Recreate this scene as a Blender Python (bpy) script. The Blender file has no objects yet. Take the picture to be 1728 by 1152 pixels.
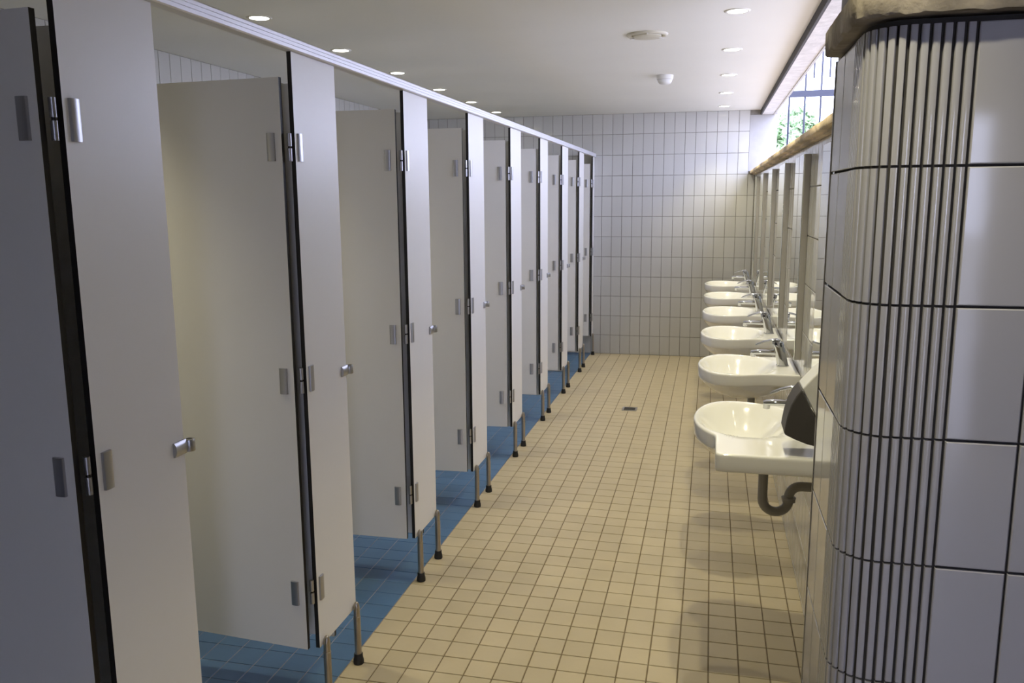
import bpy, bmesh, math, random
from mathutils import Matrix, Vector

random.seed(7)
SC = bpy.context.scene
COL = SC.collection
PI = math.pi

# ------------------------------------------------------------------ camera
cam_d = bpy.data.cameras.new('camera')
cam = bpy.data.objects.new('camera', cam_d)
COL.objects.link(cam)
CAM_H, YAW, PITCH, ROLL, FPX = 1.57142, 0.23387, 0.16957, -0.00679, 1401.4
_f = Vector((-math.sin(YAW), math.cos(YAW), 0)); _r = Vector((math.cos(YAW), math.sin(YAW), 0)); _u = Vector((0, 0, 1))
F = _f * math.cos(PITCH) - _u * math.sin(PITCH)
U0 = _u * math.cos(PITCH) + _f * math.sin(PITCH)
R = _r * math.cos(ROLL) + U0 * math.sin(ROLL)
U = U0 * math.cos(ROLL) - _r * math.sin(ROLL)
cam.matrix_world = Matrix(((R.x, U.x, -F.x, 0), (R.y, U.y, -F.y, 0), (R.z, U.z, -F.z, CAM_H), (0, 0, 0, 1)))
cam_d.sensor_width = 36.0
cam_d.lens = FPX * 36.0 / 1728.0
cam_d.clip_start = 0.02
cam_d.clip_end = 300
SC.camera = cam

# ------------------------------------------------------------------ sky and exposure
w = bpy.data.worlds.new('overcast_sky'); SC.world = w
w.use_nodes = True
bg = w.node_tree.nodes['Background']
bg.inputs['Color'].default_value = (0.65, 0.70, 1.0, 1)
bg.inputs['Strength'].default_value = 8.2
SC.view_settings.view_transform = 'Standard'
SC.view_settings.look = 'None'
SC.view_settings.gamma = 1.0
SC.view_settings.use_curve_mapping = False
SC.view_settings.exposure = 0.35
LAMP_POWER = 37.0
LAMP_COLOR = (1.0, 0.91, 0.61)

# ------------------------------------------------------------------ measured layout
XP = -1.145            # front face of the cubicle row
Y2, PITCHY, PW = 2.190, 0.8705, 0.274
D = 8.409              # tiled back wall
XW = 0.392             # basin wall
XL = -2.97             # wall behind the cubicles
HC = 2.388             # ceiling
NX, NY0, NY1 = 0.209, 1.307, 1.634   # tiled pier: side face, near face, far end
YB = -3.0              # entrance behind the camera

# ------------------------------------------------------------------ materials
MATS = {}
def mat(name, color, rough=0.5, metal=0.0, spec=0.5, noise=None, bump=None, rand=0.0, coat=0.0, emit=None, trans=0.0):
    """noise=(scale, amount[, detail]) varies the colour, bump=(scale, strength, distance) the relief, rand varies per object."""
    m = bpy.data.materials.new(name); m.use_nodes = True
    nt = m.node_tree; b = nt.nodes['Principled BSDF']
    b.inputs['Roughness'].default_value = rough
    b.inputs['Metallic'].default_value = metal
    b.inputs['Specular IOR Level'].default_value = spec
    b.inputs['Coat Weight'].default_value = coat
    b.inputs['Coat Roughness'].default_value = 0.05
    if trans: b.inputs['Transmission Weight'].default_value = trans
    c = (*color, 1)
    b.inputs['Base Color'].default_value = c
    if emit:
        b.inputs['Emission Color'].default_value = (*emit[0], 1)
        b.inputs['Emission Strength'].default_value = emit[1]
    tc = nt.nodes.new('ShaderNodeNewGeometry')
    src = None
    if noise:
        n = nt.nodes.new('ShaderNodeTexNoise'); n.inputs['Scale'].default_value = noise[0]
        n.inputs['Detail'].default_value = noise[2] if len(noise) > 2 else 4
        nt.links.new(tc.outputs['Position'], n.inputs['Vector'])
        mr = nt.nodes.new('ShaderNodeMapRange')
        mr.inputs['From Min'].default_value = 0.25; mr.inputs['From Max'].default_value = 0.75
        mr.inputs['To Min'].default_value = 1 - noise[1]; mr.inputs['To Max'].default_value = 1 + noise[1]
        nt.links.new(n.outputs['Fac'], mr.inputs['Value'])
        src = mr.outputs['Result']
    if rand:
        oi = nt.nodes.new('ShaderNodeObjectInfo')
        mr2 = nt.nodes.new('ShaderNodeMapRange')
        mr2.inputs['To Min'].default_value = 1 - rand; mr2.inputs['To Max'].default_value = 1 + rand
        nt.links.new(oi.outputs['Random'], mr2.inputs['Value'])
        if src:
            mu = nt.nodes.new('ShaderNodeMath'); mu.operation = 'MULTIPLY'
            nt.links.new(src, mu.inputs[0]); nt.links.new(mr2.outputs['Result'], mu.inputs[1]); src = mu.outputs[0]
        else:
            src = mr2.outputs['Result']
    if src:
        vm = nt.nodes.new('ShaderNodeVectorMath'); vm.operation = 'SCALE'
        vm.inputs[0].default_value = color
        nt.links.new(src, vm.inputs['Scale'])
        nt.links.new(vm.outputs['Vector'], b.inputs['Base Color'])
    if bump:
        n2 = nt.nodes.new('ShaderNodeTexNoise'); n2.inputs['Scale'].default_value = bump[0]; n2.inputs['Detail'].default_value = 3
        nt.links.new(tc.outputs['Position'], n2.inputs['Vector'])
        bp_ = nt.nodes.new('ShaderNodeBump'); bp_.inputs['Strength'].default_value = bump[1]; bp_.inputs['Distance'].default_value = bump[2]
        nt.links.new(n2.outputs['Fac'], bp_.inputs['Height'])
        nt.links.new(bp_.outputs['Normal'], b.inputs['Normal'])
    MATS[name] = m
    return m

mat('white_glaze', (0.575, 0.57, 0.545), 0.05, noise=(1.2, 0.02), bump=(9, 0.05, 0.003), rand=0.025)
mat('pier_glaze', (0.46, 0.457, 0.50), 0.07, noise=(2.0, 0.02), bump=(12, 0.05, 0.002), rand=0.02)
mat('grout_grey', (0.26, 0.245, 0.22), 0.9, noise=(40, 0.2))
mat('grout_dark', (0.045, 0.042, 0.042), 0.9, noise=(40, 0.2))
mat('grout_floor', (0.20, 0.155, 0.095), 0.9, noise=(30, 0.25))
mat('grout_blue', (0.42, 0.36, 0.31), 0.9, noise=(30, 0.25))
mat('beige_tile', (0.53, 0.450, 0.30), 0.36, noise=(5, 0.07, 8), bump=(60, 0.12, 0.002), rand=0.05)
mat('blue_tile', (0.078, 0.160, 0.30), 0.38, noise=(6, 0.10, 6), bump=(60, 0.12, 0.002), rand=0.06)
mat('ceiling_paint', (0.84, 0.835, 0.79), 0.75, noise=(1.5, 0.02))
mat('raw_concrete', (0.20, 0.195, 0.20), 0.85, noise=(5, 0.2, 6), bump=(40, 0.4, 0.008))
mat('plaster', (0.42, 0.415, 0.41), 0.8, noise=(14, 0.04), bump=(60, 0.2, 0.003))
mat('laminate', (0.77, 0.76, 0.74), 0.38, noise=(2, 0.015), bump=(220, 0.06, 0.001))
mat('black_core', (0.010, 0.008, 0.009), 0.45)
mat('anodised', (0.44, 0.44, 0.46), 0.34, 0.9, noise=(8, 0.04))
mat('rail_aluminium', (0.74, 0.74, 0.79), 0.42, 0.35, noise=(3, 0.03))
mat('satin_steel', (0.52, 0.50, 0.48), 0.34, 0.95, noise=(30, 0.06))
mat('steel_post', (0.40, 0.36, 0.31), 0.33, 0.9, noise=(20, 0.08))
mat('chrome', (0.56, 0.57, 0.59), 0.06, 1.0)
mat('black_rubber', (0.012, 0.011, 0.011), 0.6)
mat('porcelain', (0.87, 0.865, 0.845), 0.09, coat=0.3)
mat('mirror_silver', (0.86, 0.89, 0.87), 0.012, 1.0)
mat('mirror_edge', (0.46, 0.44, 0.41), 0.55, noise=(20, 0.05))
mat('concrete', (0.36, 0.315, 0.26), 0.85, noise=(16, 0.40, 10), bump=(70, 0.35, 0.006))
mat('sill_stone', (0.60, 0.48, 0.33), 0.8, noise=(4.5, 0.55, 5), bump=(40, 0.5, 0.01))
mat('beam_concrete', (0.66, 0.645, 0.63), 0.85, noise=(14, 0.16, 8), bump=(50, 0.4, 0.008))
mat('dark_trim', (0.035, 0.033, 0.034), 0.7, noise=(25, 0.2))
mat('white_enamel', (0.80, 0.79, 0.75), 0.4)
mat('vent_enamel', (0.66, 0.63, 0.52), 0.45)
mat('dark_plastic', (0.075, 0.070, 0.071), 0.65, spec=0.3)
mat('white_plastic', (0.78, 0.78, 0.77), 0.28)
mat('grey_pipe', (0.27, 0.26, 0.245), 0.38, noise=(15, 0.1))
mat('lamp_glow', (1, 1, 1), 0.5, emit=((1.0, 0.93, 0.78), 14))
mat('drain_steel', (0.20, 0.19, 0.17), 0.45, 0.8)
mat('drain_dark', (0.03, 0.028, 0.025), 0.7)
mat('grille_paint', (0.018, 0.020, 0.035), 0.5)
mat('leaf', (0.30, 0.42, 0.22), 0.6, noise=(3, 0.4))
mat('bark', (0.12, 0.09, 0.06), 0.9, noise=(10, 0.3))
mat('pavement', (0.42, 0.41, 0.39), 0.9, noise=(2, 0.15))

# ------------------------------------------------------------------ object helpers
def tag(o, label=None, cat=None, group=None, kind=None):
    if label: o['label'] = label
    if cat: o['category'] = cat
    if group: o['group'] = group
    if kind: o['kind'] = kind
    return o

def link(name, me, parent=None, loc=(0, 0, 0), rotz=0.0):
    o = bpy.data.objects.new(name, me)
    COL.objects.link(o)
    o.location = loc
    o.rotation_euler = (0, 0, rotz)
    if parent: o.parent = parent
    return o

def thing(name, label, cat, loc, group=None, rotz=0.0):
    return tag(link(name, None, None, loc, rotz), label, cat, group)

def copy_tree(o, parent=None):
    c = o.copy(); COL.objects.link(c); c.parent = parent
    for ch in list(o.children): copy_tree(ch, c)
    return c

class MB:
    """collects polygons of one part"""
    def __init__(s): s.v, s.f, s.m, s.sm = [], [], [], []
    def add(s, vs, fs, mi=0, smooth=False):
        n = len(s.v); s.v += [tuple(v) for v in vs]
        for f in fs: s.f.append(tuple(i + n for i in f)); s.m.append(mi); s.sm.append(smooth)
        return s
    def box(s, x0, x1, y0, y1, z0, z1, mi=0, mis=None):
        vs = [(x, y, z) for x in (x0, x1) for y in (y0, y1) for z in (z0, z1)]
        fs = [(0, 1, 3, 2), (4, 6, 7, 5), (0, 4, 5, 1), (2, 3, 7, 6), (0, 2, 6, 4), (1, 5, 7, 3)]  # -x +x -y +y -z +z
        n = len(s.v); s.v += vs
        for k, f in enumerate(fs):
            s.f.append(tuple(i + n for i in f)); s.m.append(mis[k] if mis else mi); s.sm.append(False)
        return s
    def rings(s, rings, closed=True, caps=(True, True), mi=0, smooth=True):
        n = len(rings[0]); vs = [p for r in rings for p in r]; fs = []
        for a in range(len(rings) - 1):
            for i in range(n if closed else n - 1):
                j = (i + 1) % n
                fs.append((a * n + i, a * n + j, (a + 1) * n + j, (a + 1) * n + i))
        s.add(vs, fs, mi, smooth)
        b = len(s.v) - len(vs)
        if caps[0]: s.f.append(tuple(b + i for i in reversed(range(n)))); s.m.append(mi); s.sm.append(False)
        if caps[1]: s.f.append(tuple(b + (len(rings) - 1) * n + i for i in range(n))); s.m.append(mi); s.sm.append(False)
        return s
    def lathe(s, prof, c=(0, 0, 0), n=20, mi=0, caps=(True, True), smooth=True, sx=1.0, sy=1.0):
        rs = [[(c[0] + r * sx * math.cos(2 * PI * i / n), c[1] + r * sy * math.sin(2 * PI * i / n), c[2] + z) for i in range(n)] for r, z in prof]
        return s.rings(rs, True, caps, mi, smooth)
    def tube(s, pts, rad, n=14, mi=0, caps=(True, True), flat=(1.0, 1.0)):
        pts = [Vector(p) for p in pts]; rs = []
        if not isinstance(rad, (list, tuple)): rad = [rad] * len(pts)
        up = Vector((0, 1, 0))
        for i, p in enumerate(pts):
            t = (pts[min(i + 1, len(pts) - 1)] - pts[max(i - 1, 0)]).normalized()
            a = up - t * up.dot(t)
            if a.length < 1e-4: a = Vector((1, 0, 0)) - t * t.x
            a.normalize(); b = t.cross(a)
            rs.append([p + (a * math.cos(2 * PI * k / n) * flat[0] + b * math.sin(2 * PI * k / n) * flat[1]) * rad[i] for k in range(n)])
        return s.rings(rs, True, caps, mi)
    def prism(s, poly, axis, a0, a1, mi=0, smooth=False):
        """extrude a 2-D polygon along axis 'x','y' or 'z'"""
        def P(p, t):
            return {'x': (t, p[0], p[1]), 'y': (p[0], t, p[1]), 'z': (p[0], p[1], t)}[axis]
        n = len(poly)
        s.add([P(p, a0) for p in poly] + [P(p, a1) for p in poly],
              [(i, (i + 1) % n, n + (i + 1) % n, n + i) for i in range(n)], mi, smooth)
        b = len(s.v) - 2 * n
        s.f.append(tuple(b + i for i in reversed(range(n)))); s.m.append(mi); s.sm.append(False)
        s.f.append(tuple(b + n + i for i in range(n))); s.m.append(mi); s.sm.append(False)
        return s
    def mesh(s, name, mats):
        me = bpy.data.meshes.new(name); me.from_pydata(s.v, [], s.f)
        for m in ([mats] if isinstance(mats, str) else mats): me.materials.append(MATS[m])
        me.polygons.foreach_set('material_index', s.m); me.polygons.foreach_set('use_smooth', s.sm)
        me.update()
        bm = bmesh.new(); bm.from_mesh(me); bmesh.ops.recalc_face_normals(bm, faces=bm.faces); bm.to_mesh(me); bm.free()
        me.set_sharp_from_angle(angle=math.radians(42))
        return me
    def build(s, name, mats, parent=None, loc=(0, 0, 0), rotz=0.0):
        return link(name, s.mesh(name, mats), parent, loc, rotz)

def bevel(o, width, seg=2):
    md = o.modifiers.new('bevel', 'BEVEL'); md.width = width; md.segments = seg; md.limit_method = 'ANGLE'; md.angle_limit = math.radians(35)
    return o

# tile: a slab with chamfered front edges, w along a, h along b, front at n = 0, thickness t behind it
AX = {'+z': ((1, 0, 0), (0, 1, 0), (0, 0, 1)), '-y': ((1, 0, 0), (0, 0, 1), (0, -1, 0)),
      '-x': ((0, 1, 0), (0, 0, 1), (-1, 0, 0)), '+x': ((0, 1, 0), (0, 0, 1), (1, 0, 0)), '+y': ((1, 0, 0), (0, 0, 1), (0, 1, 0))}
def tile_geo(wd, hg, t, c, o, face):
    A, B, N = [Vector(q) for q in AX[face]]; o = Vector(o)
    P = lambda a, b, n: o + A * a + B * b + N * n
    vs = [P(0, 0, -t), P(wd, 0, -t), P(wd, hg, -t), P(0, hg, -t), P(0, 0, -c), P(wd, 0, -c), P(wd, hg, -c), P(0, hg, -c),
          P(c, c, 0), P(wd - c, c, 0), P(wd - c, hg - c, 0), P(c, hg - c, 0)]
    fs = [(i, (i + 1) % 4, 4 + (i + 1) % 4, 4 + i) for i in range(4)] + [(4 + i, 4 + (i + 1) % 4, 8 + (i + 1) % 4, 8 + i) for i in range(4)] + [(8, 9, 10, 11)]
    return vs, fs
TILE_CACHE = {}
def tile(name, parent, o, wd, hg, face, m, t=0.009, c=0.0012):
    k = (name, round(wd, 4), round(hg, 4), face, m)
    if k not in TILE_CACHE:
        mb = MB(); mb.add(*tile_geo(wd, hg, t, c, (0, 0, 0), face)); TILE_CACHE[k] = mb.mesh(name, m)
    return link(name, TILE_CACHE[k], parent, o)

def joints(a, b, off, step):
    k = math.floor((a - off) / step) + 1; r = [a]
    while off + k * step < b - 1e-6:
        v = off + k * step
        if v - r[-1] > 0.012: r.append(v)
        k += 1
    if b - r[-1] < 0.012: r[-1] = b
    else: r.append(b)
    return r

def arc(cx, cy, r, a0, a1, n):
    return [(cx + r * math.cos(a0 + (a1 - a0) * i / n), cy + r * math.sin(a0 + (a1 - a0) * i / n)) for i in range(n + 1)]

def near(i): return Y2 + (i - 2) * PITCHY

# ================================================================== STRUCTURE
# ---- floor
floor = MB().box(XL, 2.6, YB, D + 0.006, -0.14, -0.003).build('floor', 'grout_floor')
tag(floor, 'tiled washroom floor, beige in the aisle and blue in the cubicles', 'floor', kind='structure')
XB = -1.165
strip = MB().box(XL, XB, YB, D, -0.02, -0.0024).build('blue_grout_bed', 'grout_blue', floor)
G = 0.0022
beige = []
ys = joints(YB, D, 0.047, 0.1)
for a, b in zip(joints(XB, 2.6, 0.04, 0.1), joints(XB, 2.6, 0.04, 0.1)[1:]):
    for c0, c1 in zip(ys, ys[1:]):
        beige.append((a, b, c0, c1))
def vis_floor(a, b, c0, c1):
    if a < XW + 0.02 and c1 > NY1: return c0 > 2.2
    return False
drain_c = (-0.553, 6.147)
cand = sorted([t for t in beige if vis_floor(*t)], key=lambda t: t[2])
big = set(cand[:300])
rest = MB()
for a, b, c0, c1 in beige:
    if a > XW + 0.02 and c1 > NY0 + 0.1: continue
    if (a, b, c0, c1) in big:
        tile('floor_tile', floor, (a + G, c0 + G, random.uniform(-0.0004, 0.0)), b - a - 2 * G, c1 - c0 - 2 * G, '+z', 'beige_tile')
    else:
        rest.add(*tile_geo(b - a - 2 * G, c1 - c0 - 2 * G, 0.009, 0.0012, (a + G, c0 + G, 0), '+z'))
tag(rest.build('floor_tiling', 'beige_tile', floor), kind='stuff')
blue_rest = MB(); nb = 0
xs = [XB - 0.117 - 0.1 * k for k in range(0, 17)]
xs = [XB] + xs + [XL]
for b, a in zip(xs, xs[1:]):
    for c0, c1 in zip(ys, ys[1:]):
        if a > -1.75 and 2.1 < c0 < 5.6 and nb < 300:
            nb += 1
            tile('blue_floor_tile', floor, (a + G * .6, c0 + G * .6, -0.0002), b - a - 1.2 * G, c1 - c0 - 1.2 * G, '+z', 'blue_tile')
        else:
            blue_rest.add(*tile_geo(b - a - 1.2 * G, c1 - c0 - 1.2 * G, 0.009, 0.0012, (a + G * .6, c0 + G * .6, 0), '+z'))
tag(blue_rest.build('blue_floor_tiling', 'blue_tile', floor), kind='stuff')

# ---- ceiling, beam and trims
ceiling = MB().box(XL - 0.15, 0.424, YB, D + 0.19, HC, HC + 0.14).box(0.428, 2.6, YB, NY1 + 0.02, HC, HC + 0.14).build('ceiling', 'ceiling_paint')
tag(ceiling, 'flat white painted ceiling over aisle and cubicles', 'ceiling', kind='structure')
trim = MB().box(0.424, 0.437, NY1 + 0.02, D, 2.341, HC + 0.05).build('trim_1', 'dark_trim')
tag(trim, 'black strip between white ceiling and concrete beam', 'trim', kind='structure')
beam = MB().box(0.437, 0.540, NY1 + 0.02, D, 2.343, HC + 0.14).build('trim_2', 'beam_concrete')
tag(beam, 'pale concrete beam over the high window opening', 'beam', kind='structure')
head = MB().box(0.540, 0.556, NY1 + 0.02, D, 2.337, HC + 0.14).build('trim_3', 'mirror_edge')
tag(head, 'grey metal strip along the outer edge of beam', 'trim', kind='structure')

# ---- back wall
WG = 0.0021
ZJ = joints(0, HC, -0.007, 0.2)
wall_back = MB().box(XL - 0.15, 0.578, D + 0.003, D + 0.19, -0.14, HC).build('wall_back', 'grout_grey')
tag(wall_back, 'back wall of upright white glazed tiles', 'wall', kind='structure')
rest = MB()
XJ = joints(XL, XW, 0.031, 0.1)
for a, b in zip(XJ, XJ[1:]):
    for z0, z1 in zip(ZJ, ZJ[1:]):
        if z0 > 1.75 and a > 0.32: continue
        if a > -1.22 or z0 > 1.78:
            tile('wall_tile', wall_back, (a + WG, D + random.uniform(-0.0003, 0.0003), z0 + WG), b - a - 2 * WG, z1 - z0 - 2 * WG, '-y', 'white_glaze')
        else:
            rest.add(*tile_geo(b - a - 2 * WG, z1 - z0 - 2 * WG, 0.009, 0.0012, (a + WG, D, z0 + WG), '-y'))
tag(rest.build('wall_tiling', 'white_glaze', wall_back), kind='stuff')
MB().box(0.331, 0.58, D - 0.001, D + 0.02, 1.82, 2.341).build('plaster_panel', 'plaster', wall_back)

# ---- left wall behind the cubicles
wall_left = MB().box(XL - 0.15, XL - 0.003, YB, D + 0.003, -0.14, HC).build('wall_left', 'grout_grey')
tag(wall_left, 'white tiled wall behind the cubicles, seen above the doors', 'wall', kind='structure')
rest = MB()
YJ = joints(YB, D, 0.065, 0.1)
for a, b in zip(YJ, YJ[1:]):
    for z0, z1 in zip(ZJ, ZJ[1:]):
        if a > 4.0 and z0 > 1.98:
            tile('wall_tile', wall_left, (XL, a + WG, z0 + WG), b - a - 2 * WG, z1 - z0 - 2 * WG, '+x', 'white_glaze')
        else:
            rest.add(*tile_geo(b - a - 2 * WG, z1 - z0 - 2 * WG, 0.009, 0.0012, (XL, a + WG, z0 + WG), '+x'))
tag(rest.build('wall_tiling', 'white_glaze', wall_left), kind='stuff')

# ---- right wall behind the basins
wall_right = MB().box(XW + 0.003, 0.58, NY1 - 0.006, D + 0.003, -0.14, 1.80).build('wall_right', 'grout_grey')
tag(wall_right, 'white tiled wall behind the wash basins and mirrors', 'wall', kind='structure')
ZR = joints(0, 1.786, 0.014, 0.2)
YR = joints(NY1, D, 0.034, 0.1)
rest = MB()
for a, b in zip(YR, YR[1:]):
    for z0, z1 in zip(ZR, ZR[1:]):
        rest.add(*tile_geo(b - a - 2 * WG, z1 - z0 - 2 * WG, 0.009, 0.0012, (XW, a + WG, z0 + WG), '-x'))
tag(rest.build('wall_tiling', 'white_glaze', wall_right), kind='stuff')

# ---- pier with a fluted round corner
RC, FS = 0.060, 0.0147
CAPZ = 1.819
def corner_outline(inset, x_end, y_end, n=14):
    r = RC - inset
    return [(x_end, NY0 + inset)] + [(NX + RC + r * math.cos(t), NY0 + RC + r * math.sin(t)) for t in [-PI / 2 - (PI / 2) * i / n for i in range(n + 1)]] + [(NX + inset, y_end)]
def along(L):
    """point and outward angle on the pier face, L metres from x = 0.348 towards the aisle"""
    flat = 0.348 - (NX + RC)
    if L <= flat: return (0.348 - L, NY0), -PI / 2
    a = (L - flat) / RC
    if a <= PI / 2:
        t = -PI / 2 - a
        return (NX + RC + RC * math.cos(t), NY0 + RC + RC * math.sin(t)), t
    return (NX, NY0 + RC + (L - flat - RC * PI / 2)), -PI
core = MB().prism(corner_outline(0.006, 2.6, NY1 - 0.004) + [(2.6, NY1 - 0.004)], 'z', -0.14, CAPZ - 0.004)
wall_near = core.build('wall_near', 'grout_dark')
tag(wall_near, 'white tiled pier with a fluted round corner', 'wall', kind='structure')
ZP = joints(0, CAPZ - 0.010, 0.014, 0.2)
flute_cache = {}
low = MB()
NF = 16
for k in range(NF):
    g = 0.0022
    cross_pts = []
    L0, L1 = k * FS + g, (k + 1) * FS - g
    prof = [(L0, 0.006), (L0, 0.0022), (L0 + 0.0006, 0.0007), (L0 + 0.0022, 0.0), (L1 - 0.0022, 0.0), (L1 - 0.0006, 0.0007), (L1, 0.0022), (L1, 0.006)]
    pl = []
    for L, dp in prof:
        (px, py), t = along(L)
        pl.append((px - math.cos(t) * dp, py - math.sin(t) * dp))
    for z0, z1 in zip(ZP, ZP[1:]):
        h = z1 - z0 - 0.004
        mb = MB().prism(pl, 'z', 0, h)
        if z0 > 0.55:
            key = (k, round(h, 4))
            if key not in flute_cache: flute_cache[key] = mb.mesh('flute_tile', 'pier_glaze')
            link('flute_tile', flute_cache[key], wall_near, (0, 0, z0 + 0.002))
        else:
            low.add([(v[0], v[1], v[2] + z0 + 0.002) for v in mb.v], mb.f)
tag(low.build('flute_tiling', 'pier_glaze', wall_near), kind='stuff')
(_, y_s), _t = along(NF * FS)
rest = MB()
FX = joints(0.348, 2.6, 0.048, 0.1)
for z0, z1 in zip(ZP, ZP[1:]):
    h = z1 - z0 - 0.004
    for a, b in zip(FX, FX[1:]):
        if a < 0.5 and z0 > 0.55:
            tile('pier_tile', wall_near, (a + 0.002, NY0, z0 + 0.002), b - a - 0.004, h, '-y', 'pier_glaze', 0.008, 0.0016)
        else:
            rest.add(*tile_geo(b - a - 0.004, h, 0.008, 0.0012, (a + 0.002, NY0, z0 + 0.002), '-y'))
    sj = [y_s, y_s + (NY1 - y_s) / 2, NY1]
    for a, b in zip(sj, sj[1:]):
        if z0 > 0.3:
            tile('pier_tile', wall_near, (NX, a + 0.0015, z0 + 0.002), b - a - 0.003, h, '-x', 'pier_glaze', 0.008, 0.0012)
        else:
            rest.add(*tile_geo(b - a - 0.003, h, 0.008, 0.0012, (NX, a + 0.0015, z0 + 0.002), '-x'))
    rest.add(*tile_geo(XW - NX - 0.004, h, 0.004, 0.0012, (NX + 0.002, NY1, z0 + 0.002), '+y'))
MB().box(NX - 0.0015, NX + 0.004, NY1 - 0.0005, NY1 + 0.0035, 0.0, CAPZ - 0.010).build('corner_trim', 'satin_steel', wall_near)
tag(rest.build('pier_tiling', 'pier_glaze', wall_near), kind='stuff')

# concrete cap on the pier and stone sill on the basin wall
OV = 0.020
cap_pl = [(2.6, NY0 - OV)] + [(NX + RC + (RC + OV) * math.cos(t), NY0 + RC + (RC + OV) * math.sin(t)) for t in [-PI / 2 - (PI / 2) * i / 16 for i in range(17)]] + [(NX - OV, NY1 + 0.02), (2.6, NY1 + 0.02)]
# rough arris: several rings with small random offsets
dense = []
for p, q in zip(cap_pl, cap_pl[1:]):
    n = max(1, int(math.hypot(q[0] - p[0], q[1] - p[1]) / 0.02))
    dense += [(p[0] + (q[0] - p[0]) * i / n, p[1] + (q[1] - p[1]) * i / n) for i in range(n)]
dense.append(cap_pl[-1])
cx0, cy0 = 1.2, 1.46
def ring(z, ins, jit):
    out = []
    for x, y in dense:
        d = math.hypot(x - cx0, y - cy0); k = (d - ins - random.uniform(0, jit)) / d
        out.append((cx0 + (x - cx0) * k if x < 2.55 else x, cy0 + (y - cy0) * k, z + random.uniform(-jit, jit) * 0.5))
    return out
cap = MB().rings([ring(CAPZ, 0.004, 0.003), ring(CAPZ + 0.005, 0.0, 0.0015), ring(CAPZ + 0.042, 0.0, 0.001), ring(CAPZ + 0.048, 0.004, 0.001)], smooth=False)
tag(cap.build('trim_4', 'concrete'), 'rough concrete coping on top of the fluted pier', 'coping', kind='structure')
sill = MB()
ny = 120; rr = []
for i in range(ny + 1):
    y = NY1 + 0.02 + (D - NY1 - 0.02) * i / ny
    j = lambda a: random.uniform(-a, a)
    rr.append([(0.349 + j(.0012), y, 1.796 + j(.0015)), (0.346 + j(.0012), y, 1.801 + j(.001)), (0.346 + j(.0012), y, 1.819 + j(.001)), (0.351 + j(.001), y, 1.825 + j(.001)), (0.62, y, 1.827), (0.62, y, 1.796)])
sill.rings(rr, smooth=False)
sill.box(0.372, 0.41, NY1 + 0.02, D, 1.786, 1.797)
tag(sill.build('window_1', 'sill_stone'), 'weathered brown stone sill below the high window opening', 'window sill', kind='structure')

wu = MB().box(0.42, 2.6, NY0 + 0.05, NY1 + 0.015, CAPZ + 0.046, HC).box(0.44, 0.60, NY1 + 0.015, 3.4, 1.826, 2.343).build('wall_light_block', 'raw_concrete')  # added out of view to keep sky light off the near panels
tag(wu, 'added unseen concrete wall above pier and sill, blocking sky light', 'wall', kind='structure')

# ---- unseen entrance end behind the camera, opening added for daylight, and ground outside
MB_w = MB().box(2.6, 2.75, YB, NY1, -0.14, HC + 0.14).build('wall_entrance', 'raw_concrete')
tag(MB_w, 'bare grey concrete side wall of the entrance area', 'wall', kind='structure')
wf = MB().box(XL - 0.15, 0.9, YB - 0.15, YB, -0.14, HC + 0.14).box(1.65, 2.75, YB - 0.15, YB, -0.14, HC + 0.14).box(0.9, 1.65, YB - 0.15, YB, 2.05, HC + 0.14).build('wall_front', 'raw_concrete')  # assumed opening, sized and set aside to shape the sky light
tag(wf, 'unseen grey concrete wall with an opening added for sky light', 'wall', kind='structure')
gr = MB().box(0.6, 60, NY1, 70, -0.2, -0.145).box(-30, 60, -40, YB - 0.15, -0.2, -0.145).build('ground', 'pavement')
tag(gr, 'paved ground outside the washroom', 'ground', kind='structure')

# ================================================================== CUBICLES
ORD = ['', 'standing against the tiled back wall'] + [n + ' from the tiled back wall' for n in ('second', 'third', 'fourth', 'fifth', 'sixth', 'seventh', 'eighth', 'ninth')]
HZ = [(1.681, 1.757), (1.012, 1.090), (0.348, 0.424)]
def plate_mesh(nrm):
    """rounded cover plate; nrm 'x' faces +x, 'y' faces -y; width 0.022, height 0.077"""
    mb = MB(); n = 7; wd, d = 0.025, 0.0075
    prof = [(0, 0)] + [(wd / 2 - wd / 2 * math.cos(PI * i / n), 0.003 + (d - 0.003) * math.sin(PI * i / n) ** 0.7) for i in range(n + 1)] + [(wd, 0)]
    pl = [(b, a) for a, b in prof] if nrm == 'x' else [(a, -b) for a, b in prof]
    mb.prism(pl, 'z', 0, 0.077)
    return mb.mesh('hinge_plate', 'anodised')
PLX, PLY = plate_mesh('x'), plate_mesh('y')
KN = MB().lathe([(0.0068, 0), (0.0068, 0.035)], n=12).mesh('hinge_knuckle', 'anodised')
PIN = MB().lathe([(0.0042, 0), (0.0042, 0.006)], n=10).mesh('hinge_pin', 'black_core')
LEG = MB().lathe([(0.0118, 0.03), (0.0118, 0.168), (0.0124, 0.1685), (0.0124, 0.172), (0.0108, 0.1725), (0.0108, 0.205), (0.0096, 0.215), (0.0066, 0.2225), (0.002, 0.226)], n=16).mesh('leg', 'steel_post')
FOOT = MB().lathe([(0.0178, 0), (0.0185, 0.004), (0.0180, 0.014), (0.0155, 0.024), (0.0150, 0.036)], n=16).mesh('rubber_foot', 'black_rubber')
DOOR = MB().box(-0.585, 0, -0.0065, 0.0065, 0.203, 1.907, mis=[1, 1, 0, 0, 1, 1]).mesh('door', ['laminate', 'black_core'])
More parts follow.
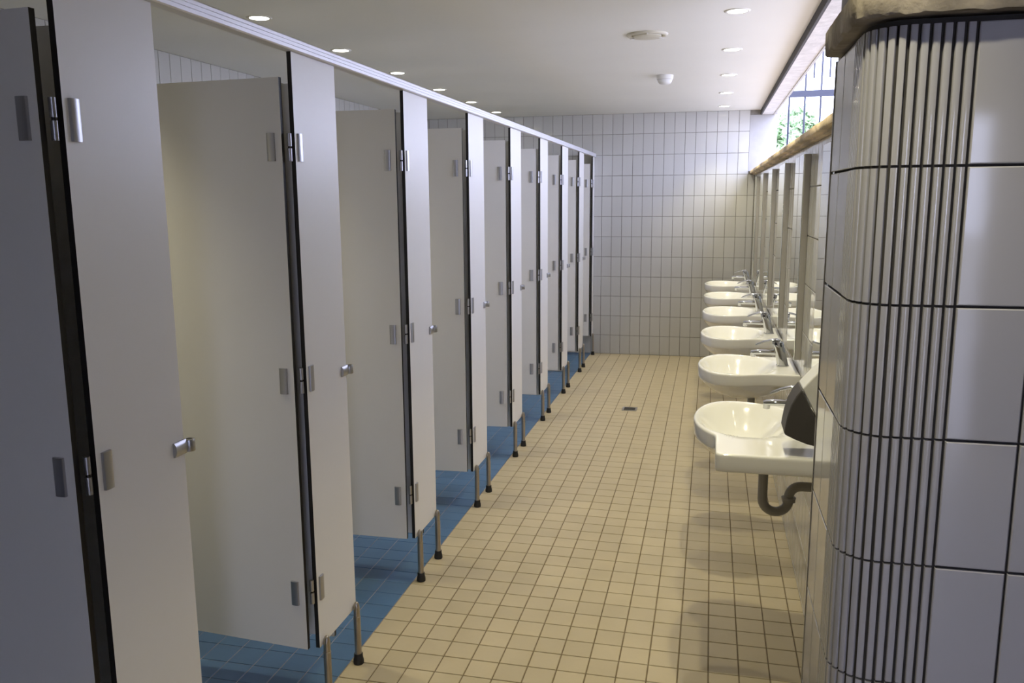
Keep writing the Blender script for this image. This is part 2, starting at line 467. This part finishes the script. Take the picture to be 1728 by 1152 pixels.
def keep_mesh():
    mb = MB()
    n = 6  # half round plate on the panel, then a short hollow sleeve past the panel edge
    pl = [(0.0, -0.0165)] + [(0.004 + 0.006 * math.sin(PI * i / n) ** 0.6, -0.0165 + 0.033 * i / n) for i in range(n + 1)] + [(0.0, 0.0165)]
    mb.prism([(a, b) for a, b in pl], 'y', -0.036, 0.006)
    rs = []
    for r, z in ((0.0115, -0.014), (0.0125, -0.012), (0.0125, 0.012), (0.0115, 0.014), (0.0075, 0.014), (0.0075, -0.010)):
        rs.append([(0.006 + r * math.cos(2 * PI * i / 18), 0.016 + r * math.sin(2 * PI * i / 18), z) for i in range(18)])
    mb.rings(rs, caps=(True, True))
    return mb.mesh('door_stop', 'anodised')
KEEP = keep_mesh()
HOLE = MB().lathe([(0.0074, 0), (0.0074, 0.002)], n=14).mesh('stop_hole_shade', 'black_core')  # black disc standing in for the shade inside the hollow sleeve
OPEN = {1: 4.0, 2: 4.2, 3: -1.0, 4: -2.6, 5: -6.0, 6: -5.0, 7: -4.0, 8: -3.5, 9: -3.0}

for i in range(1, 10):
    wd = PW if i < 9 else D - near(9) - 0.004
    lab = 'white panelled toilet cubicle with open door, ' + ORD[10 - i]
    c = thing('toilet_cubicle', lab, 'cubicle', (XP, near(i), 0), 'toilet cubicles along the aisle')
    fp = MB().box(-0.013, 0, 0, wd, 0.195, 1.978, mis=[0, 0, 1, 1, 1, 1]).build('front_panel', ['laminate', 'black_core'], c)
    for z0, z1 in HZ:
        link('hinge_plate', PLX, fp, (0, 0.014, z0))
        link('hinge_knuckle', KN, fp, (-0.012, -0.0105, z0))
        link('hinge_pin', PIN, fp, (-0.012, -0.0105, z0 + 0.035))
        link('hinge_knuckle', KN, fp, (-0.012, -0.0105, z0 + 0.041))
    if i < 9:
        ks = link('door_stop', KEEP, fp, (0, wd - 0.004, 1.026))
        link('stop_hole_shade', HOLE, fp, (0.006, wd + 0.012, 1.0375))
        dv = MB().box(XL - XP + 0.004, -0.0135, 0.13, 0.143, 0.16, 1.912, mis=[1, 1, 0, 0, 1, 1]).build('divider_panel', ['laminate', 'black_core'], c)
    for yl in ((0.023, wd - 0.023) if i < 9 else (0.023,)):
        lg = link('leg', LEG, c, (0.0125, yl, 0))
        link('rubber_foot', FOOT, lg)
    dr = link('door', DOOR, c, (-0.024, -0.0245, 0), -math.radians(OPEN[i]))
    for z0, z1 in HZ:
        link('hinge_plate', PLY, dr, (-0.046, -0.0065, z0))

# head rail over the whole row
rp = [(-0.018, 0), (0.012, 0), (0.015, 0.003), (0.015, 0.010), (0.0135, 0.0108), (0.0135, 0.0125), (0.015, 0.0133), (0.015, 0.020), (0.0135, 0.0208), (0.0135, 0.0225), (0.015, 0.0233), (0.015, 0.031), (0.012, 0.034), (-0.018, 0.034)]
rail = thing('head_rail', 'long grooved aluminium rail along the top of the cubicle fronts', 'rail', (XP, 0.3, 1.9785))
MB().prism(rp, 'y', 0.0, D - 0.3 - 0.004).build('rail_profile', 'rail_aluminium', rail)
MB().box(-0.020, 0.010, D - 0.3 - 0.004, D - 0.3 - 0.0005, -0.004, 0.036).build('wall_bracket', 'anodised', rail)

# ================================================================== WASH BASINS
BZ = 0.825
UC = 0.205
def outline(shelf):
    half = [(0.0, .207), (0.03, .207), (0.06, .207), (0.10, .206), (0.143, .208), (0.177, .218), (0.222, .237), (0.25, .245), (0.285, .248), (0.32, .242), (0.349, .228), (0.375, .204), (0.401, .155), (0.418, .10), (0.426, .05), (0.429, 0)]
    far = [(u, v) for u, v in half]
    nearh = [(u, -v) for u, v in reversed(half)][1:]
    if shelf:
        nearh = [(0.426, -.05), (0.418, -.10), (0.401, -.155), (0.382, -.195), (0.368, -.216), (0.360, -.232), (0.357, -.26), (0.357, -.34), (0.357, -.40), (0.356, -.425), (0.351, -.434), (0.342, -.439), (0.32, -.440), (0.25, -.440), (0.15, -.440), (0.05, -.440), (0.0, -.440)]
    pts = far + nearh
    # Catmull-Rom smoothing except at the wall end points
    out = []
    for k in range(len(pts) - 1):
        p0, p1, p2, p3 = [Vector((*pts[min(max(k + d, 0), len(pts) - 1)], 0)) for d in (-1, 0, 1, 2)]
        for s in range(4):
            t = s / 4
            q = 0.5 * ((2 * p1) + (p2 - p0) * t + (2 * p0 - 5 * p1 + 4 * p2 - p3) * t * t + (3 * p1 - p0 - 3 * p2 + p3) * t ** 3)
            out.append((max(q.x, 0.0), q.y))
    out.append(pts[-1])
    n = 26  # along the wall, back to the start
    for k in range(1, n): out.append((0.0, pts[-1][1] + (pts[0][1] - pts[-1][1]) * k / n))
    return out
def smooth01(t): t = max(0.0, min(1.0, t)); return t * t * (3 - 2 * t)
def basin_mesh(shelf):
    ol = outline(shelf); mb = MB()
    def top(u, v):
        r = (abs((u - 0.255) / (0.163 if u > 0.255 else 0.165)) ** 2.2 + abs(v / 0.232) ** 2.2) ** (1 / 2.2)
        if r >= 1: return 0.0
        return -0.105 * smooth01((1 - r) / 0.72) ** 0.7 - 0.004 * (1 - r)
    def bot(u, v):
        r = math.sqrt(((u - 0.235) / (0.188 if u > 0.235 else 0.225)) ** 2 + (v / 0.236) ** 2)
        z = -0.055
        if r < 1: z -= 0.088 * (1 - r ** 2.6) ** 0.75
        return z
    C = Vector((UC, 0.0))
    def P(p, t, off=0.0):
        q = C + (Vector(p) - C) * t
        d = (Vector(p) - C).length
        return C + (Vector(p) - C) * max(0, (t - off / d))
    rings_ = []
    ts = [0.02, 0.08, 0.16, 0.24, 0.32, 0.40, 0.48, 0.55, 0.62, 0.68, 0.74, 0.79, 0.83, 0.87, 0.90, 0.93, 0.96]
    for t in ts:
        rings_.append([(-q.x, q.y, top(q.x, q.y)) for q in (P(p, t) for p in ol)])
    for off, z in ((0.009, 0.0), (0.005, -0.0005), (0.002, -0.0025), (0.0005, -0.006), (0.0, -0.011), (0.0, -0.030), (0.0, -0.047), (0.0015, -0.052), (0.005, -0.055)):
        rings_.append([(-q.x, q.y, min(z, top(q.x, q.y)) if z > -0.003 else z) for q in (P(p, 1.0, off) for p in ol)])
    for t in (0.965, 0.94, 0.91, 0.87, 0.82, 0.76, 0.68, 0.58, 0.46, 0.34, 0.22, 0.10, 0.02):
        rings_.append([(-q.x, q.y, bot(q.x, q.y)) for q in (P(p, t) for p in ol)])
    mb.rings(rings_)
    return mb.mesh('basin_body', 'porcelain')
BASIN, BASIN_S = basin_mesh(False), basin_mesh(True)

def basin_parts(root, body):
    link('basin_body', body, root)
    drn = MB().lathe([(0.021, 0.0), (0.021, 0.003), (0.016, 0.004), (0.012, 0.0015), (0.002, 0.001)], (-0.245, 0, -0.1085), 20).build('drain', 'chrome', root)
    fc = MB()
    sq = lambda c: math.copysign(abs(c) ** 0.6, c)
    rs = []
    for z, u, a, b in ((0.0, 0.058, .0275, .0255), (0.003, 0.058, .0275, .0255), (0.0045, 0.058, .025, .023), (0.03, 0.063, .0238, .0225), (0.06, 0.070, .0235, .022), (0.085, 0.077, .0245, .0225), (0.100, 0.081, .0255, .0225), (0.109, 0.084, .0225, .020), (0.1135, 0.086, .012, .011)):
        rs.append([(-u + a * sq(math.cos(2 * PI * k / 24)), b * sq(math.sin(2 * PI * k / 24)), z) for k in range(24)])
    fc.rings(rs)
    f = fc.build('faucet', 'chrome', root)
    sp = MB().tube([(-0.075, 0, 0.058), (-0.10, 0, 0.060), (-0.15, 0, 0.0595), (-0.187, 0, 0.0575), (-0.198, 0, 0.056)], [0.0145, 0.0145, 0.0132, 0.0125, 0.009], flat=(1.2, 0.85))
    sp.lathe([(0.0105, 0.0), (0.0118, 0.002), (0.0118, 0.019)], (-0.187, 0, 0.037), 14)
    sp.build('spout', 'chrome', f)
    lv = MB().tube([(-0.072, 0, 0.112), (-0.088, 0, 0.1165), (-0.112, 0, 0.1150), (-0.142, 0, 0.107), (-0.168, 0, 0.0955), (-0.178, 0, 0.090)], [0.013, 0.0165, 0.0125, 0.0105, 0.0100, 0.005], flat=(1.0, 0.46))
    lv.build('lever', 'chrome', f)
    # bottle-grey waste trap
    pts = [(-0.187, 0, -0.13), (-0.187, 0, -0.18), (-0.187, 0, -0.285)]
    pts += [(-0.1435 + -0.0435 * math.cos(a), 0, -0.285 - 0.0435 * math.sin(a)) for a in [PI * k / 12 for k in range(1, 12)]]
    pts += [(-0.100, 0, -0.285), (-0.100, 0, -0.272)]
    pts += [(-0.060 - 0.040 * math.cos(a), 0, -0.272 + 0.040 * math.sin(a)) for a in [PI / 2 * k / 8 for k in range(1, 9)]]
    pts += [(-0.03, 0, -0.232), (-0.001, 0, -0.232)]
    tr = MB().tube(pts, 0.0165, 16).build('waste_trap', 'grey_pipe', root)
    MB().lathe([(0.017, 0), (0.0225, 0.001), (0.0225, 0.012), (0.0245, 0.0125), (0.0245, 0.0165), (0.0185, 0.019)], (-0.100, 0, -0.290), 20).build('union_nut', 'grey_pipe', tr)
    fl = MB(); fl.rings([[(x, r * math.cos(2 * PI * k / 20), -0.232 + r * math.sin(2 * PI * k / 20)) for k in range(20)] for x, r in ((0.0, 0.034), (-0.003, 0.034), (-0.006, 0.030), (-0.006, 0.016))])
    fl.build('wall_flange', 'grey_pipe', tr)
    return root

YCS = [2.88, 3.85, 4.78, 5.71, 6.65, 7.58]
B_LAB = ['white wash basin with a square side shelf, beside the soap dispenser and the tiled pier',
         'white rounded wash basin, next one after the basin with the side shelf',
         'white rounded wash basin, fourth from the tiled back wall',
         'white rounded wash basin, third from the tiled back wall',
         'white rounded wash basin, second from the tiled back wall',
         'white rounded wash basin, the one closest to the tiled back wall']
M_LAB = ['tall narrow mirror above the basin with the side shelf', 'tall narrow mirror, fifth from the tiled back wall', 'tall narrow mirror, fourth from the tiled back wall',
         'tall narrow mirror, third from the tiled back wall', 'tall narrow mirror, second from the tiled back wall', 'tall narrow mirror closest to the tiled back wall']
proto = None
for k, yc in enumerate(YCS):
    if k < 2:
        r = thing('wash_basin', B_LAB[k], 'sink', (XW, yc, BZ), 'wash basins along the wall')
        basin_parts(r, BASIN_S if k == 0 else BASIN)
        if k == 1: proto = r
    else:
        r = copy_tree(proto); r.location = (XW, yc, BZ); r['label'] = B_LAB[k]

mproto = None
for k, yc in enumerate(YCS):
    if k == 0:
        mproto = thing('wall_mirror', M_LAB[0], 'mirror', (XW, yc, 0.885), 'mirrors above the basins')
        bevel(MB().box(-0.024, 0, -0.175, 0.175, 0, 0.862).build('mirror_backing', 'mirror_edge', mproto), 0.001, 1)
        bevel(MB().box(-0.0285, -0.0242, -0.1745, 0.1745, 0.0005, 0.8615).build('mirror_glass', 'mirror_silver', mproto), 0.0012, 1)
    else:
        r = copy_tree(mproto); r.location = (XW, yc, 0.885); r['label'] = M_LAB[k]

# soap dispenser on the wall beside the pier: dark swelling front, white sloping back
sd = thing('soap_dispenser', 'dark grey and white wall dispenser above the shelf of the first basin', 'dispenser', (XW, 2.45, 0.86))
front = [(-0.122, 0.169), (-0.137, 0.148), (-0.150, 0.120), (-0.159, 0.085), (-0.164, 0.052), (-0.1655, 0.036), (-0.161, 0.031), (-0.138, 0.020), (-0.10, 0.006), (-0.07, 0.0), (-0.030, -0.006), (-0.030, 0.010), (-0.060, 0.055), (-0.083, 0.090)]
bevel(MB().prism(front, 'y', 0.0, 0.115).build('dispenser_front', 'dark_plastic', sd), 0.004, 3)
body = [(-0.121, 0.170), (-0.085, 0.214), (-0.045, 0.25), (0.0, 0.262), (0.0, 0.0), (-0.028, 0.0), (-0.028, 0.012), (-0.058, 0.056), (-0.081, 0.091)]
bevel(MB().prism(body, 'y', 0.004, 0.111).build('dispenser_body', 'white_plastic', sd), 0.004, 3)

# ================================================================== CEILING FITTINGS
ROWL = [(-2.018, 3.580 + 0.8625 * k) for k in range(-2, 6)]
ROWR = [(0.084, 4.004 + 0.9975 * k) for k in range(-3, 5)]
RING = MB().lathe([(0.043, 0.0), (0.043, -0.003), (0.050, -0.005), (0.056, -0.003), (0.058, 0.0)], n=28, caps=(False, False)).mesh('trim_ring', 'white_enamel')
LAMP = MB().lathe([(0.0435, 0.0), (0.0435, -0.0022), (0.03, -0.003), (0.002, -0.0035)], n=28).mesh('lamp_lens', 'lamp_glow')
def downlight(x, y, lab, grp, power):
    t = thing('downlight', lab, 'ceiling light', (x, y, HC), grp)
    link('trim_ring', RING, t); link('lamp_lens', LAMP, t)
    ld = bpy.data.lights.new('lamp_beam', 'SPOT'); ld.energy = power; ld.color = LAMP_COLOR
    ld.spot_size = math.radians(93); ld.spot_blend = 1.0; ld.shadow_soft_size = 0.02
    lo = bpy.data.objects.new('lamp_beam', ld); COL.objects.link(lo); lo.parent = t; lo.location = (0, 0, -0.012)
nth = ['first', 'second', 'third', 'fourth', 'fifth', 'sixth', 'seventh', 'eighth', 'ninth']
for k, (x, y) in enumerate(ROWL):
    downlight(x, y, 'round recessed downlight over the cubicles, %s from the tiled back wall' % nth[7 - k], 'downlights over the cubicles', LAMP_POWER)
for k, (x, y) in enumerate(ROWR):
    downlight(x, y, 'round recessed downlight over the basins, %s from the tiled back wall' % nth[7 - k], 'downlights over the basins', LAMP_POWER)

vt = thing('ceiling_vent', 'round cream exhaust vent set in the white ceiling', 'vent', (-0.344, 4.441, HC))
MB().lathe([(0.078, 0.0), (0.078, -0.006), (0.086, -0.011), (0.097, -0.010), (0.104, -0.003), (0.105, 0.0)], n=40, caps=(False, False)).build('vent_ring', 'vent_enamel', vt)
MB().lathe([(0.071, -0.004), (0.071, -0.012), (0.060, -0.016), (0.03, -0.018), (0.002, -0.0185)], n=40).build('vent_disc', 'vent_enamel', vt)
MB().lathe([(0.020, 0.0), (0.020, -0.004)], n=16).build('vent_stem', 'vent_enamel', vt)
for a in (0.6, 2.7, 4.8):
    MB().box(0.062, 0.098, -0.004, 0.004, -0.0135, -0.008).build('vent_clip', 'white_enamel', vt, (0, 0, 0), a)
det = thing('motion_detector', 'small white domed detector under the ceiling', 'detector', (-0.334, 5.905, HC))
MB().lathe([(0.056, 0.0), (0.056, -0.012), (0.054, -0.026), (0.052, -0.028)], n=28).build('detector_base', 'white_enamel', det)
MB().lathe([(0.050, -0.0285), (0.047, -0.040), (0.040, -0.052), (0.027, -0.060), (0.002, -0.063)], n=28).build('detector_dome', 'white_plastic', det)
MB().lathe([(0.0515, -0.0275), (0.0525, -0.0285), (0.0515, -0.0300)], n=28, caps=(False, False)).build('detector_seam', 'mirror_edge', det)

# floor drain
fd = thing('floor_drain', 'small square steel floor drain in the beige tiles', 'drain', (drain_c[0], drain_c[1], 0))
fr = MB()
for (a, b, c0, c1) in ((-.055, .055, -.055, -.042), (-.055, .055, .042, .055), (-.055, -.042, -.042, .042), (.042, .055, -.042, .042)): fr.box(a, b, c0, c1, 0.0002, 0.004)
fr.build('drain_frame', 'satin_steel', fd)
MB().box(-.042, .042, -.042, .042, 0.0002, 0.0012).build('drain_pit', 'drain_dark', fd)
for k in range(5):
    MB().box(-.041, .041, -0.034 + 0.016 * k - 0.003, -0.034 + 0.016 * k + 0.003, 0.0013, 0.0034).build('grate_bar', 'drain_steel', fd)

# ================================================================== OUTSIDE THE HIGH WINDOW
GY = 8.64
gl = thing('security_grille', 'blue grey metal bar grille standing outside the high window', 'grille', (0.62, GY, -0.145))
gx = [0.694 + 0.143 * k - 0.62 for k in range(0, 13)]
for x in gx:
    MB().lathe([(0.0095, 0.0), (0.0095, 3.6)], (x, 0, 0), 8).build('bar', 'grille_paint', gl)
for x in gx[:-1]:
    MB().lathe([(0.0085, 2.83), (0.0085, 3.6)], (x + 0.0715, 0, 0), 8).build('short_bar', 'grille_paint', gl)
for z in (0.2, 2.66, 3.6):
    MB().box(0.0, 1.9, -0.012, 0.012, z, z + 0.060).build('cross_rail', 'grille_paint', gl)

def tree(name, label, loc, h, rx, rz, n, seed):
    rnd = random.Random(seed)
    t = thing(name, label, 'tree', loc, 'trees outside the high window')
    MB().tube([(0, 0, 0), (0.03, 0.02, h * .3), (-.02, 0, h * .6), (0.02, 0, h * .8)], [0.09, 0.075, 0.05, 0.02], 10).build('trunk', 'bark', t)
    mb = MB()
    for _ in range(n):
        while True:
            p = Vector((rnd.uniform(-1, 1), rnd.uniform(-1, 1), rnd.uniform(-1, 1)))
            if 0.35 < p.length < 1: break
        k = 0.8 + 0.2 * math.sin(5 * p.x + seed) * math.sin(4 * p.z)
        c = Vector((p.x * rx * k, p.y * rx * k, h - rz + p.z * rz * k))
        a = Vector((rnd.gauss(0, 1), rnd.gauss(0, 1), rnd.gauss(0, 1))).normalized(); b = a.orthogonal().normalized()
        b = (b + a.cross(b) * rnd.uniform(-1, 1)).normalized(); s = rnd.uniform(0.08, 0.17)
        mb.add([c - a * s, c + b * s * .5, c + a * s, c - b * s * .5], [(0, 1, 2, 3)])
    tag(mb.build('foliage', 'leaf', t), kind='stuff')
tree('leafy_tree', 'taller round green tree beyond the bar grille', (1.45, 17.0, -0.145), 3.55, 0.75, 1.1, 8000, 3)
tree('leafy_tree', 'lower green tree beside the taller one beyond the bar grille', (2.55, 18.5, -0.145), 3.25, 0.85, 1.0, 8000, 9)
